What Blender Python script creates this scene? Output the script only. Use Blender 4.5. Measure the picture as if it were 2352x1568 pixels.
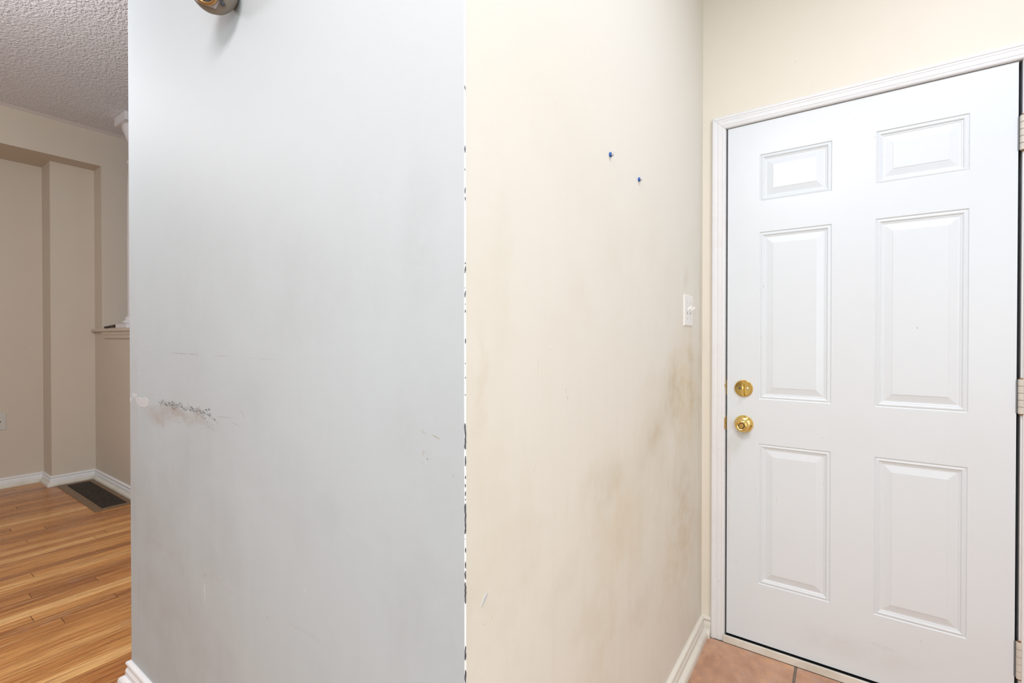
import bpy, bmesh, math, random
from mathutils import Vector, Matrix
from math import pi, sin, cos

S = bpy.context.scene
for o in list(bpy.data.objects):
    bpy.data.objects.remove(o)
COL = S.collection

# ---------------------------------------------------------------- camera
cam = bpy.data.cameras.new('camera'); camo = bpy.data.objects.new('camera', cam)
COL.objects.link(camo); S.camera = camo
cam.sensor_width = 36.0; cam.lens = 36.0 * 1084.0 / 2352.0; cam.clip_start = 0.02
camo.location = (0.3793, -2.0525, 1.196)
camo.rotation_euler = (pi / 2 - 0.0072, 0, 0.6108)

# ---------------------------------------------------------------- world, exposure, lights
w = bpy.data.worlds.new('world'); S.world = w; w.use_nodes = True
w.node_tree.nodes['Background'].inputs[0].default_value = (0.75, 0.85, 1.0, 1)
w.node_tree.nodes['Background'].inputs[1].default_value = 0.68
S.view_settings.view_transform = 'Standard'; S.view_settings.look = 'None'
S.view_settings.exposure = 0.0; S.view_settings.gamma = 1.0
S.view_settings.use_curve_mapping = False


def area(name, loc, target, sx, sy, energy, color, shape='RECTANGLE'):
    l = bpy.data.lights.new(name, 'AREA'); l.shape = shape; l.size = sx; l.size_y = sy
    l.energy = energy; l.color = color
    o = bpy.data.objects.new(name, l); COL.objects.link(o); o.location = loc
    d = Vector(target) - Vector(loc)
    o.rotation_euler = d.to_track_quat('-Z', 'Y').to_euler()
    return o


# added fill for the entry hall, unseen above and behind the camera
area('hall_fill_light', (0.10, -2.60, 2.70), (0.10, -2.60, 0), 0.85, 0.85, 53, (1.0, 0.90, 0.90), 'DISK')
# second added fill, brightens the entrance door and the walls beside it
area('entry_fill_light', (0.85, -1.00, 2.72), (0.85, -1.00, 0), 0.50, 0.50, 17.5, (0.74, 0.82, 1.0), 'DISK')
# added light inside the invented right-wall window, behind the camera
area('right_fill_light', (1.62, -3.55, 1.45), (-3.0, -2.6, 1.3), 2.0, 1.9, 47, (0.80, 0.96, 1.0))
# weak added light inside the made-up rear window, out of view
area('rear_fill_light', (-2.6, -5.75, 1.6), (-2.6, -1.0, 1.5), 2.4, 1.7, 0.6, (0.95, 0.97, 1.0))

# unseen bare lamp without a fixture in the living room, left of view
ll = bpy.data.lights.new('living_lamp_light', 'POINT'); ll.energy = 43.5; ll.color = (0.98, 0.97, 1.0); ll.shadow_soft_size = 0.14
llo = bpy.data.objects.new('living_lamp_light', ll); COL.objects.link(llo); llo.location = (-2.25, -2.20, 2.25)

# ---------------------------------------------------------------- mesh helpers


def link(name, bm, mat, parent=None, smooth=False, autosmooth=None):
    me = bpy.data.meshes.new(name)
    bmesh.ops.recalc_face_normals(bm, faces=bm.faces)
    bm.to_mesh(me); bm.free()
    if smooth:
        for p in me.polygons: p.use_smooth = True
    if autosmooth is not None:
        me.set_sharp_from_angle(angle=autosmooth)
    o = bpy.data.objects.new(name, me); COL.objects.link(o)
    if mat: me.materials.append(mat)
    if parent: o.parent = parent
    return o


def box(bm, x0, x1, y0, y1, z0, z1, bevel=0.0, seg=1):
    r = bmesh.ops.create_cube(bm, size=1)
    vs = r['verts']
    for v in vs:
        v.co = Vector(((x0 + x1) / 2 + v.co.x * (x1 - x0), (y0 + y1) / 2 + v.co.y * (y1 - y0), (z0 + z1) / 2 + v.co.z * (z1 - z0)))
    if bevel:
        es = list({e for v in vs for e in v.link_edges})
        bmesh.ops.bevel(bm, geom=es, offset=bevel, segments=seg, profile=0.6, affect='EDGES')
    return vs


def lathe(bm, prof, origin=(0, 0, 0), axis=(0, 0, 1), n=40, cap0=True, cap1=True):
    q = Vector((0, 0, 1)).rotation_difference(Vector(axis).normalized()).to_matrix()
    O = Vector(origin); rings = []
    for r, h in prof:
        ring = []
        for i in range(n):
            a = 2 * pi * i / n
            ring.append(bm.verts.new(O + q @ Vector((r * cos(a), r * sin(a), h))))
        rings.append(ring)
    for A, B in zip(rings, rings[1:]):
        for i in range(n):
            bm.faces.new((A[i], A[(i + 1) % n], B[(i + 1) % n], B[i]))
    if cap0: bm.faces.new(rings[0][::-1])
    if cap1: bm.faces.new(rings[-1])


def sweep(bm, path, prof, normals_in, closed_prof=True, vertical=Vector((0, 0, 1))):
    """profile (d,h): d = distance off the wall, h = height; path = xy corner list;
    normals_in = outward direction for each path vertex (mitred offset vector)."""
    rings = []
    for P, N in zip(path, normals_in):
        P = Vector(P); N = Vector(N)
        rings.append([bm.verts.new(P + N * d + vertical * h) for d, h in prof])
    m = len(prof)
    for A, B in zip(rings, rings[1:]):
        for i in range(m if closed_prof else m - 1):
            bm.faces.new((A[i], A[(i + 1) % m], B[(i + 1) % m], B[i]))
    bm.faces.new(rings[0][::-1]); bm.faces.new(rings[-1])


def tag(o, label, cat=None, group=None, kind=None):
    o['label'] = label
    if cat: o['category'] = cat
    if group: o['group'] = group
    if kind: o['kind'] = kind
    return o


def struct(o, label=None):
    o['kind'] = 'structure'
    if label: o['label'] = label
    return o


def empty(name, loc):
    o = bpy.data.objects.new(name, None); COL.objects.link(o); o.location = loc
    o.empty_display_size = 0.05
    return o


def child(o, parent):
    """parent keeping world placement (parent is an unrotated empty or mesh at origin)"""
    o.parent = parent
    o.matrix_parent_inverse = Matrix.Translation(parent.location).inverted()
    return o

# ---------------------------------------------------------------- materials


class NT:
    def __init__(s, name, rough=0.5, spec=0.5, metal=0.0):
        s.m = bpy.data.materials.new(name); s.m.use_nodes = True
        s.t = s.m.node_tree; s.b = s.t.nodes['Principled BSDF']
        s.b.inputs['Roughness'].default_value = rough
        s.b.inputs['Specular IOR Level'].default_value = spec
        s.b.inputs['Metallic'].default_value = metal

    def n(s, typ, **kw):
        nd = s.t.nodes.new(typ)
        for k, v in kw.items():
            if k.startswith('_'):
                setattr(nd, k[1:], v)
            else:
                nd.inputs[k.replace('__', ' ')].default_value = v
        return nd

    def l(s, a, b): s.t.links.new(a, b)

    def pos(s): return s.n('ShaderNodeNewGeometry').outputs['Position']

    def noise(s, vec, scale, detail=4, rough=0.5, stretch=None):
        if stretch:
            mp = s.n('ShaderNodeMapping'); mp.inputs['Scale'].default_value = stretch
            s.l(vec, mp.inputs['Vector']); vec = mp.outputs[0]
        nd = s.n('ShaderNodeTexNoise'); nd.inputs['Scale'].default_value = scale
        nd.inputs['Detail'].default_value = detail; nd.inputs['Roughness'].default_value = rough
        s.l(vec, nd.inputs['Vector']); return nd.outputs['Fac']

    def ramp(s, fac, lo, hi, a=0.0, b=1.0):
        mr = s.n('ShaderNodeMapRange'); mr.inputs[1].default_value = lo; mr.inputs[2].default_value = hi
        mr.inputs[3].default_value = a; mr.inputs[4].default_value = b
        s.l(fac, mr.inputs[0]); return mr.outputs[0]

    def mul(s, a, b):
        m = s.n('ShaderNodeMath'); m.operation = 'MULTIPLY'
        s.l(a, m.inputs[0])
        if isinstance(b, (int, float)): m.inputs[1].default_value = b
        else: s.l(b, m.inputs[1])
        return m.outputs[0]

    def mix(s, fac, a, b):
        m = s.n('ShaderNodeMix'); m.data_type = 'RGBA'
        if isinstance(fac, (int, float)): m.inputs[0].default_value = fac
        else: s.l(fac, m.inputs[0])
        for i, c in ((6, a), (7, b)):
            if isinstance(c, tuple): m.inputs[i].default_value = (*c, 1)
            else: s.l(c, m.inputs[i])
        return m.outputs[2]

    def color(s, c):
        if isinstance(c, tuple): s.b.inputs['Base Color'].default_value = (*c, 1)
        else: s.l(c, s.b.inputs['Base Color'])

    def bump(s, h, strength=0.3, dist=0.002):
        bp = s.n('ShaderNodeBump'); bp.inputs['Strength'].default_value = strength
        bp.inputs['Distance'].default_value = dist
        s.l(h, bp.inputs['Height']); s.l(bp.outputs[0], s.b.inputs['Normal'])


# --- group: elliptical mark on a wall plane (2-D coordinate in, mask out)
g = bpy.data.node_groups.new('wall_mark', 'ShaderNodeTree')
g.interface.new_socket('UV', in_out='INPUT', socket_type='NodeSocketVector')
g.interface.new_socket('Center', in_out='INPUT', socket_type='NodeSocketVector')
g.interface.new_socket('Inv Size', in_out='INPUT', socket_type='NodeSocketVector')
g.interface.new_socket('Angle', in_out='INPUT', socket_type='NodeSocketFloat')
g.interface.new_socket('Edge', in_out='INPUT', socket_type='NodeSocketFloat')
g.interface.new_socket('Mask', in_out='OUTPUT', socket_type='NodeSocketFloat')
gi = g.nodes.new('NodeGroupInput'); go = g.nodes.new('NodeGroupOutput')
sub = g.nodes.new('ShaderNodeVectorMath'); sub.operation = 'SUBTRACT'
rot = g.nodes.new('ShaderNodeVectorRotate'); rot.rotation_type = 'Z_AXIS'
ml = g.nodes.new('ShaderNodeVectorMath'); ml.operation = 'MULTIPLY'
ln = g.nodes.new('ShaderNodeVectorMath'); ln.operation = 'LENGTH'
mr = g.nodes.new('ShaderNodeMapRange'); mr.interpolation_type = 'SMOOTHSTEP'
mr.inputs[1].default_value = 0.68; mr.inputs[3].default_value = 0.0; mr.inputs[4].default_value = 1.0
L = g.links.new
L(gi.outputs[0], sub.inputs[0]); L(gi.outputs[1], sub.inputs[1]); L(sub.outputs[0], rot.inputs['Vector'])
L(gi.outputs[3], rot.inputs['Angle']); L(rot.outputs[0], ml.inputs[0]); L(gi.outputs[2], ml.inputs[1])
L(ml.outputs[0], ln.inputs[0]); L(ln.outputs['Value'], mr.inputs[0]); L(gi.outputs[4], mr.inputs[2]); L(mr.outputs[0], go.inputs[0])


def mark(nt, uv, cx, cz, half, hw, ang, edge=0.3):
    nd = nt.n('ShaderNodeGroup'); nd.node_tree = g
    nt.l(uv, nd.inputs[0]); nd.inputs[1].default_value = (cx, cz, 0)
    nd.inputs[2].default_value = (1 / half, 1 / hw, 1); nd.inputs[3].default_value = -ang
    nd.inputs[4].default_value = edge
    return nd.outputs[0]


def plane_uv(nt, axis):
    sp = nt.n('ShaderNodeSeparateXYZ'); nt.l(nt.pos(), sp.inputs[0])
    cb = nt.n('ShaderNodeCombineXYZ'); nt.l(sp.outputs[axis], cb.inputs[0]); nt.l(sp.outputs['Z'], cb.inputs[1])
    return cb.outputs[0], sp


def wall_paint(name, base, axis, marks, dirt_col, dirt_amt, extra=None):
    t = NT(name, rough=0.62, spec=0.3)
    uv, sp = plane_uv(t, axis); P = t.pos()
    big = t.ramp(t.noise(P, 2.2, 5, 0.62), 0.46, 0.72)
    streak = t.ramp(t.noise(P, 9, 4, 0.6, (3, 3, 0.35)), 0.50, 0.78)
    low = t.ramp(sp.outputs['Z'], 1.9, 0.4)              # dirt tone grows stronger towards the lower wall
    dm = t.n('ShaderNodeMath'); dm.operation = 'ADD'
    t.l(t.mul(big, 0.9), dm.inputs[0]); t.l(t.mul(streak, 0.22), dm.inputs[1])
    c = t.mix(t.mul(t.mul(dm.outputs[0], low), dirt_amt), base, dirt_col)
    specks = t.ramp(t.noise(P, 85, 2, 0.5), 0.77, 0.80)
    c = t.mix(t.mul(specks, 0.22), c, (0.35, 0.30, 0.25))
    fine = t.noise(P, 240, 3, 0.6)
    broken = t.ramp(t.noise(P, 160, 3, 0.6), 0.42, 0.56)
    speck2 = t.ramp(t.noise(P, 130, 5, 0.8, (0.75, 0.75, 1.7)), 0.49, 0.55)
    soft = t.ramp(t.noise(P, 14, 5, 0.65), 0.25, 0.75)
    tex = {'full': None, 'broken': broken, 'speck': speck2, 'soft': soft}
    def warp(scale, amp):
        nz = t.n('ShaderNodeTexNoise'); nz.inputs['Scale'].default_value = scale; nz.inputs['Detail'].default_value = 4
        nz.inputs['Roughness'].default_value = 0.7; t.l(P, nz.inputs['Vector'])
        s1 = t.n('ShaderNodeVectorMath'); s1.operation = 'SUBTRACT'; s1.inputs[1].default_value = (.5, .5, .5); t.l(nz.outputs['Color'], s1.inputs[0])
        s2 = t.n('ShaderNodeVectorMath'); s2.operation = 'SCALE'; s2.inputs['Scale'].default_value = amp; t.l(s1.outputs[0], s2.inputs[0])
        s3 = t.n('ShaderNodeVectorMath'); s3.operation = 'ADD'; t.l(uv, s3.inputs[0]); t.l(s2.outputs[0], s3.inputs[1])
        return s3.outputs[0]
    uvs = {'full': uv, 'broken': uv, 'speck': warp(28, .055), 'soft': warp(9, .10), 'hair': warp(6, .02)}
    hair = t.ramp(t.noise(P, 60, 3, 0.6, (1.0, 1.0, 3.2)), 0.55, 0.66)
    tex['hair'] = hair
    for (a, b, half, hw, ang, col, st, kind, edge) in marks:
        m = mark(t, uvs[kind], a, b, half, hw, ang, edge)
        if tex[kind] is not None: m = t.mul(m, tex[kind])
        c = t.mix(t.mul(m, st), c, col)
    t.color(c)
    hgt = t.noise(P, 95, 3, 0.55)
    t.bump(hgt, 0.10, 0.002)
    return t.m


GREY = (0.475, 0.523, 0.542); PINK = (0.60, 0.50, 0.46); DARK = (0.06, 0.06, 0.06); BRN = (0.42, 0.30, 0.20)
grey_marks = [
    # faint horizontal dirt band, pinker left edge and lower wall
    (-1.5250, 1.00, 0.09, 0.95, 0.0, PINK, .30, 'soft', 0.1),
    (-1.22, 0.40, 0.62, 0.20, 0.0, PINK, .16, 'soft', 0.2),
    (-1.3074, 0.5608, 0.26, 0.012, 0.03, PINK, .30, 'soft', 0.2),
    (-0.8962, 0.5726, 0.22, 0.012, 0.0, PINK, .25, 'soft', 0.2),
    (-0.5362, 0.5859, 0.20, 0.012, 0.03, PINK, .20, 'soft', 0.2),
    # smudges of hands beside the corner
    (-0.20, 1.35, 0.30, 0.10, 1.5, (0.50, 0.52, 0.53), .34, 'soft', 0.0),
    (-0.24, 1.05, 0.22, 0.12, 1.5, (0.50, 0.52, 0.53), .26, 'soft', 0.0),
    (-0.60, 1.30, 0.25, 0.14, 1.2, (0.50, 0.52, 0.53), .24, 'soft', 0.0),
    (-0.75, 1.05, 0.20, 0.12, 0.2, (0.50, 0.50, 0.50), .18, 'soft', 0.0),
    # big scuff
    (-1.25, 0.972, 0.30, 0.050, -0.05, (0.42, 0.30, 0.24), .50, 'hair', 0.0),
    (-1.00, 0.960, 0.28, 0.030, -0.08, (0.45, 0.36, 0.28), .40, 'hair', 0.0),
    (-1.1700, 0.985, 0.43, 0.038, -0.03, (0.46, 0.35, 0.28), .75, 'soft', 0.1),
    (-1.30, 0.965, 0.26, 0.060, -0.04, (0.50, 0.36, 0.30), .60, 'soft', 0.1),
    (-1.20, 1.003, 0.19, 0.014, -0.02, DARK, .78, 'speck', 0.5),
    (-1.04, 1.000, 0.10, 0.013, -0.06, DARK, .90, 'speck', 0.4),
    (-0.955, 0.992, 0.06, 0.008, -0.25, DARK, .85, 'speck', 0.4),
    (-0.98, 1.010, 0.03, 0.006, 0.0, DARK, .80, 'speck', 0.4),
    (-1.00, 0.984, 0.04, 0.004, -0.3, DARK, .70, 'speck', 0.4),
    # long pencil-like line
    (-1.1200, 1.1524, 0.17, 0.0022, -0.0099, (0.30, 0.26, 0.24), .55, 'broken', 0.5),
    (-0.90, 1.1508, 0.09, 0.0016, 0.0, (0.35, 0.30, 0.28), .45, 'broken', 0.5),
    (-0.6991, 1.149, 0.1203, 0.0013, 0.0084, (0.4, 0.35, 0.33), .4, 'broken', 0.5),
    (-1.42, 1.1535, 0.09, 0.0018, 0.0, (0.45, 0.33, 0.30), .4, 'broken', 0.5),
    (-0.793, 1.0147, 0.0298, 0.0011, -0.6764, (0.25, 0.22, 0.2), .7, 'full', 0.4),
    (-0.8894, 0.998, 0.0712, 0.0012, 0.0337, (0.40, 0.30, 0.27), .6, 'full', 0.4),
    (-0.8265, 0.9862, 0.0509, 0.0012, -0.1105, (0.45, 0.36, 0.33), .5, 'full', 0.4),
    # rusty smears near the corner
    (-0.1856, 1.0405, 0.0152, 0.0028, -0.5088, (0.50, 0.38, 0.22), .6, 'broken', 0.2),
    (-0.158, 1.0362, 0.0192, 0.0022, -0.2859, (0.50, 0.38, 0.22), .65, 'full', 0.2),
    (-0.1795, 1.016, 0.0097, 0.0035, -1.3068, (0.52, 0.40, 0.24), .5, 'soft', 0.2),
    (-0.1800, 0.9990, 0.014, 0.007, -1.2, (0.55, 0.45, 0.3), .3, 'soft', 0.1),
    (-0.1776, 0.9978, 0.003, 0.0012, -0.9, (0.10, 0.06, 0.03), .9, 'full', 0.4),
    (-0.1208, 0.9794, 0.0064, 0.002, -1.3006, (0.5, 0.4, 0.2), .5, 'full', 0.2),
    # drips and scratches
    (-1.1994, 0.7896, 0.1523, 0.006, -1.5614, (0.50, 0.38, 0.34), .30, 'soft', 0.1),
    (-1.001, 0.5174, 0.0473, 0.0013, -1.5534, (0.95, 0.95, 0.95), .8, 'broken', 0.5),
    (-1.001, 0.5674, 0.0100, 0.0012, -1.5534, (0.1, 0.1, 0.1), .8, 'full', 0.5),
    (-1.0724, 1.2783, 0.0217, 0.0016, -1.6139, (0.40, 0.38, 0.38), .35, 'full', 0.4),
    (-1.1801, 1.7273, 0.0396, 0.0016, -2.7685, (0.42, 0.40, 0.40), .28, 'full', 0.4),
    (-1.395, 0.2643, 0.0263, 0.0035, -1.8199, (0.50, 0.38, 0.20), .45, 'soft', 0.2),
    (-1.398, 0.288, 0.0025, 0.002, 0, (0.25, 0.18, 0.10), .8, 'full', 0.4),
    (-1.4924, 0.9224, 0.15, 0.012, -1.5659, (0.50, 0.38, 0.34), .30, 'soft', 0.1),
    (-1.4852, 0.3583, 0.3, 0.016, -1.5525, (0.50, 0.42, 0.36), .25, 'soft', 0.1),
    (-0.5321, 0.6716, 0.0111, 0.0008, -1.4163, (0.9, 0.9, 0.9), .6, 'full', 0.5),
    (-0.6856, 0.5651, 0.0055, 0.0016, -1.58, (0.3, 0.25, 0.2), .5, 'full', 0.5),
    (-1.4615, 1.0991, 0.007, 0.0014, -1.152, (0.95, 0.95, 0.95), .8, 'full', 0.5),
    (-1.4690, 1.085, 0.008, 0.0018, -1.3, (0.95, 0.95, 0.95), .8, 'full', 0.5),
    (-0.62, 1.46, 0.020, 0.003, -1.9, (0.45, 0.44, 0.44), .25, 'soft', 0.2),
    (-0.40, 0.83, 0.10, 0.0012, 2.6, (0.45, 0.45, 0.45), .20, 'full', 0.3),
    (-0.45, 0.62, 0.10, 0.0012, -0.9, (0.45, 0.45, 0.45), .20, 'full', 0.3),
]
CREAM = (0.745, 0.715, 0.640); TAN = (0.46, 0.355, 0.195)
cream_marks = [
    # yellow-tan areas and grime around the switch, tan strip along the inner corner
    (-0.25, 1.00, 0.55, 0.42, -1.45, (0.66, 0.53, 0.32), .90, 'soft', 0.0),
    (-0.30, 0.45, 0.60, 0.55, 0.0, (0.64, 0.51, 0.32), .75, 'soft', 0.0),
    (-0.85, 0.70, 0.50, 0.35, -0.3, (0.68, 0.57, 0.39), .50, 'soft', 0.0),
    (-0.40, 1.02, 0.26, 0.22, -1.1, TAN, .62, 'soft', 0.0),
    (-0.17, 1.05, 0.34, 0.10, -1.45, TAN, .48, 'soft', 0.0),
    (-0.60, 0.90, 0.34, 0.12, -2.80, TAN, .38, 'soft', 0.0),
    (-0.95, 0.83, 0.25, 0.09, -2.98, TAN, .32, 'soft', 0.0),
    (-0.28, 0.60, 0.5, 0.30, -1.5, TAN, .34, 'soft', 0.0),
    (-0.04, 1.10, 1.3, 0.06, -1.57, TAN, .30, 'soft', 0.0),
    (-0.25, 1.42, 0.12, 0.07, 0.8, TAN, .32, 'soft', 0.0),
    (-1.40, 1.30, 0.34, 0.07, 1.45, (0.60, 0.54, 0.40), .30, 'soft', 0.0),
    (-1.05, 0.86, 0.16, 0.10, 0.4, (0.55, 0.47, 0.32), .30, 'soft', 0.0),
    (-0.75, 0.42, 0.35, 0.16, 0.1, (0.50, 0.38, 0.26), .22, 'soft', 0.0),
    (-1.4657, 1.1262, 0.25, 0.03, -1.6, (0.6, 0.5, 0.36), .35, 'soft', 0.0),
    (-1.1750, 1.0850, 0.012, 0.003, -1.2, (0.42, 0.26, 0.12), .55, 'broken', 0.2),
    (-1.1690, 1.0700, 0.010, 0.003, -1.5, (0.48, 0.33, 0.18), .45, 'full', 0.2),
    (-0.6767, 0.4491, 0.0081, 0.0018, 0.353, (0.16, 0.13, 0.10), .8, 'full', 0.3),
    (-1.2222, 1.6678, 0.0155, 0.004, -0.6959, (0.6, 0.55, 0.45), .3, 'full', 0.2),
    (-0.2434, 0.4094, 0.05, 0.0012, 0.2, (0.95, 0.9, 0.8), .35, 'full', 0.4),
    (-1.2875, 1.143, 0.0373, 0.004, -1.5467, (0.6, 0.5, 0.36), .25, 'full', 0.2),
    (-1.4522, 0.7306, 0.0035, 0.0012, -1.3, (0.4, 0.3, 0.1), .6, 'full', 0.5),
    (-1.4324, 0.7318, 0.0045, 0.0012, -1.4181, (0.4, 0.3, 0.1), .5, 'full', 0.5),
    (-1.2426, 1.1794, 0.0030, 0.0018, -0.6528, (0.98, 0.96, 0.9), .9, 'full', 0.5),
    (-0.70, 0.66, 0.05, 0.0010, 2.2, (0.4, 0.32, 0.2), .3, 'broken', 0.5),
    (-1.30, 0.95, 0.015, 0.0012, 1.0, (0.4, 0.32, 0.2), .35, 'full', 0.5),
    (-0.9, 0.98, 0.02, 0.0012, 1.3, (0.4, 0.32, 0.2), .35, 'full', 0.5),
    (-0.5, 0.33, 0.03, 0.0012, 0.9, (0.3, 0.22, 0.12), .4, 'broken', 0.5),
    (-0.34, 0.55, 0.02, 0.0012, 1.3, (0.3, 0.22, 0.12), .4, 'broken', 0.5),
]
M = {}
sc = lambda c, f: tuple(v * f for v in c) if max(c) < 0.85 else c
grey_marks = [m[:5] + (sc(m[5], .70),) + m[6:] for m in grey_marks]
M['grey'] = wall_paint('grey_wall_paint', GREY, 'X', grey_marks, (0.33, 0.335, 0.33), 0.45)
M['cream'] = wall_paint('cream_wall_paint', CREAM, 'Y', cream_marks, (0.53, 0.43, 0.245), 0.48)


def plain_paint(name, col, rough=0.6, dirt=(0.5, 0.4, 0.3), amt=0.12, bump=0.08):
    t = NT(name, rough=rough, spec=0.3); P = t.pos()
    d = t.ramp(t.noise(P, 5, 5, 0.65), 0.5, 0.8)
    sp = t.ramp(t.noise(P, 55, 2, 0.5), 0.76, 0.79)
    c = t.mix(t.mul(d, amt), col, dirt)
    c = t.mix(t.mul(sp, 0.35), c, (0.22, 0.15, 0.10))
    t.color(c); t.bump(t.noise(P, 120, 3, 0.5), bump, 0.002)
    return t.m


M['door_wall'] = plain_paint('cream_paint_door_wall', (0.805, 0.750, 0.640), amt=0.05)
M['living'] = plain_paint('beige_living_paint', (0.615, 0.543, 0.452), amt=0.10)
M['white'] = plain_paint('white_trim_paint', (0.80, 0.805, 0.81), rough=0.35, dirt=(0.55, 0.47, 0.38), amt=0.22, bump=0.02)
M['dirty_white'] = plain_paint('yellowed_trim_paint', (0.74, 0.71, 0.63), rough=0.4, dirt=(0.42, 0.34, 0.24), amt=0.6)
M['column'] = plain_paint('column_white', (0.72, 0.71, 0.72), rough=0.4, amt=0.05)

# white door paint with its grime
t = NT('white_door_enamel', rough=0.32, spec=0.45); uv, sp_ = plane_uv(t, 'X'); P = t.pos()
c = (0.730, 0.775, 0.800)
soft = t.ramp(t.noise(P, 12, 5, 0.65), 0.3, 0.7); brk = t.ramp(t.noise(P, 150, 3, 0.6), 0.5, 0.62)
cc = t.mix(t.mul(t.ramp(t.noise(P, 3, 5, 0.6), 0.5, 0.8), 0.10), c, (0.62, 0.56, 0.50))
for (a, b, h, wd, an, col, st, tx, e) in [
    (0.055, 0.83, 0.06, 0.05, 0, (0.55, 0.45, 0.36), .35, soft, 0.1),
    (0.055, 0.83, 0.06, 0.04, 0, (0.25, 0.20, 0.16), .35, brk, 0.1),
    (0.035, 1.00, 0.06, 0.03, 1.5, (0.6, 0.5, 0.4), .35, soft, 0.1),
    (0.50, 0.135, 0.09, 0.012, -0.08, (0.45, 0.38, 0.36), .45, brk, 0.1),
    (0.40, 0.10, 0.38, 0.10, 0, (0.6, 0.52, 0.46), .25, soft, 0.1),
    (0.008, 0.6, 0.62, 0.010, 1.57, (0.6, 0.5, 0.42), .40, soft, 0.1),
    (0.1194, 1.1988, 0.003, 0.0015, -1.559, (0.35, 0.18, 0.05), .9, None, 0.5),
    (0.1278, 1.3965, 0.009, 0.0010, -1.3, (0.2, 0.18, 0.16), .7, None, 0.5),
    (0.5962, 0.1918, 0.0088, 0.0009, -1.068, (0.3, 0.25, 0.22), .6, None, 0.5),
    (0.1755, 0.581, 0.02, 0.0012, -1.5363, (0.6, 0.48, 0.32), .5, None, 0.5),
    (0.322, 0.833, 0.0018, 0.0014, 0, (0.05, 0.05, 0.05), .9, None, 0.5),
]:
    m = mark(t, uv, a, b, h, wd, an, e)
    if tx is not None: m = t.mul(m, tx)
    cc = t.mix(t.mul(m, st), cc, col)
dots = t.ramp(t.noise(P, 42, 2, 0.5), 0.775, 0.79)
cc = t.mix(t.mul(dots, 0.5), cc, (0.25, 0.17, 0.12))
t.color(cc); t.bump(t.noise(P, 160, 2, 0.5), 0.03, 0.001); M['door'] = t.m


def simple(name, col, rough=0.5, metal=0.0, spec=0.5, var=0.15, scale=40):
    t = NT(name, rough, spec, metal)
    n = t.noise(t.pos(), scale, 4, 0.6)
    t.color(t.mix(t.ramp(n, 0.35, 0.7, 0, var), col, tuple(x * 0.45 for x in col)))
    return t.m


M['brass'] = simple('polished_brass', (0.83, 0.60, 0.20), 0.16, 1.0, var=0.12, scale=90)
M['brass_satin'] = simple('worn_brass', (0.72, 0.50, 0.17), 0.32, 1.0, var=0.35, scale=120)
M['dark'] = simple('gap_shade', (0.012, 0.011, 0.010), 0.8)  # near-black colour stands in for shade in slots, recesses and the duct
M['seal'] = simple('grey_rubber_seal', (0.19, 0.20, 0.205), 0.5, var=0.4)
M['sill'] = simple('dark_metal_sill', (0.055, 0.060, 0.065), 0.35, 0.6, var=0.5, scale=60)
M['hinge'] = simple('painted_hinge', (0.66, 0.62, 0.55), 0.38, var=0.2)
M['rust'] = simple('rust', (0.24, 0.12, 0.05), 0.8)
M['plastic'] = simple('white_plastic', (0.80, 0.79, 0.75), 0.3, var=0.04)
M['ivory'] = simple('outlet_plastic', (0.60, 0.585, 0.54), 0.35, var=0.04)
M['bead'] = simple('corner_bead_white', (0.86, 0.86, 0.85), 0.4, var=0.05)
M['chipdark'] = simple('bare_corner_metal', (0.10, 0.11, 0.13), 0.55, 0.3, var=0.6, scale=200)
M['plaster'] = simple('bare_plaster', (0.56, 0.57, 0.58), 0.75, var=0.12, scale=150)
M['steel'] = simple('bright_steel', (0.80, 0.80, 0.80), 0.18, 1.0, var=0.1)
M['blue'] = simple('blue_plastic', (0.02, 0.10, 0.38), 0.25, var=0.2)
M['taupe'] = simple('taupe_enamel', (0.245, 0.215, 0.175), 0.42, var=0.10)
M['palegrey'] = simple('pale_grey_metal', (0.42, 0.42, 0.44), 0.3, 0.3, var=0.1)
M['bluelens'] = simple('pale_blue_lens', (0.22, 0.42, 0.55), 0.12, 0.0, var=0.1)
M['navy'] = simple('navy_rim', (0.03, 0.05, 0.10), 0.3)
M['bronze'] = simple('bronze_ring', (0.50, 0.32, 0.14), 0.3, 0.85, var=0.2, scale=120)
M['black'] = simple('black_plastic', (0.005, 0.005, 0.005), 0.5, var=0.2)
M['wood_small'] = simple('brown_grip', (0.16, 0.09, 0.035), 0.5, var=0.4, scale=160)
M['ventframe'] = simple('brown_vent_metal', (0.215, 0.130, 0.070), 0.45, 0.1, var=0.25)
M['ventgrid'] = simple('dusty_vent_grid', (0.070, 0.052, 0.038), 0.6, 0.1, var=0.5, scale=120)

# popcorn ceiling (the strip beside the far wall is smooth)
t = NT('popcorn_ceiling', rough=0.85, spec=0.2); P = t.pos()
n1 = t.noise(P, 75, 3, 0.6); n2 = t.noise(P, 30, 3, 0.5)
sx = t.n('ShaderNodeSeparateXYZ'); t.l(P, sx.inputs[0])
msk = t.ramp(sx.outputs['X'], -4.365, -4.350)
ad = t.n('ShaderNodeMath'); ad.operation = 'ADD'
t.l(t.ramp(n1, 0.38, 0.66), ad.inputs[0]); t.l(t.mul(n2, 0.5), ad.inputs[1])
hh = t.mul(ad.outputs[0], msk)
t.color(t.mix(t.mul(t.ramp(n1, 0.40, 0.30), msk), (0.84, 0.85, 0.89), (0.78, 0.79, 0.83)))  # hollows between lumps tinted darker, their shade painted into the colour
t.bump(hh, 0.9, 0.0065); M['popcorn'] = t.m
M['smooth_ceiling'] = plain_paint('white_ceiling', (0.80, 0.79, 0.77), amt=0.02)

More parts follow.
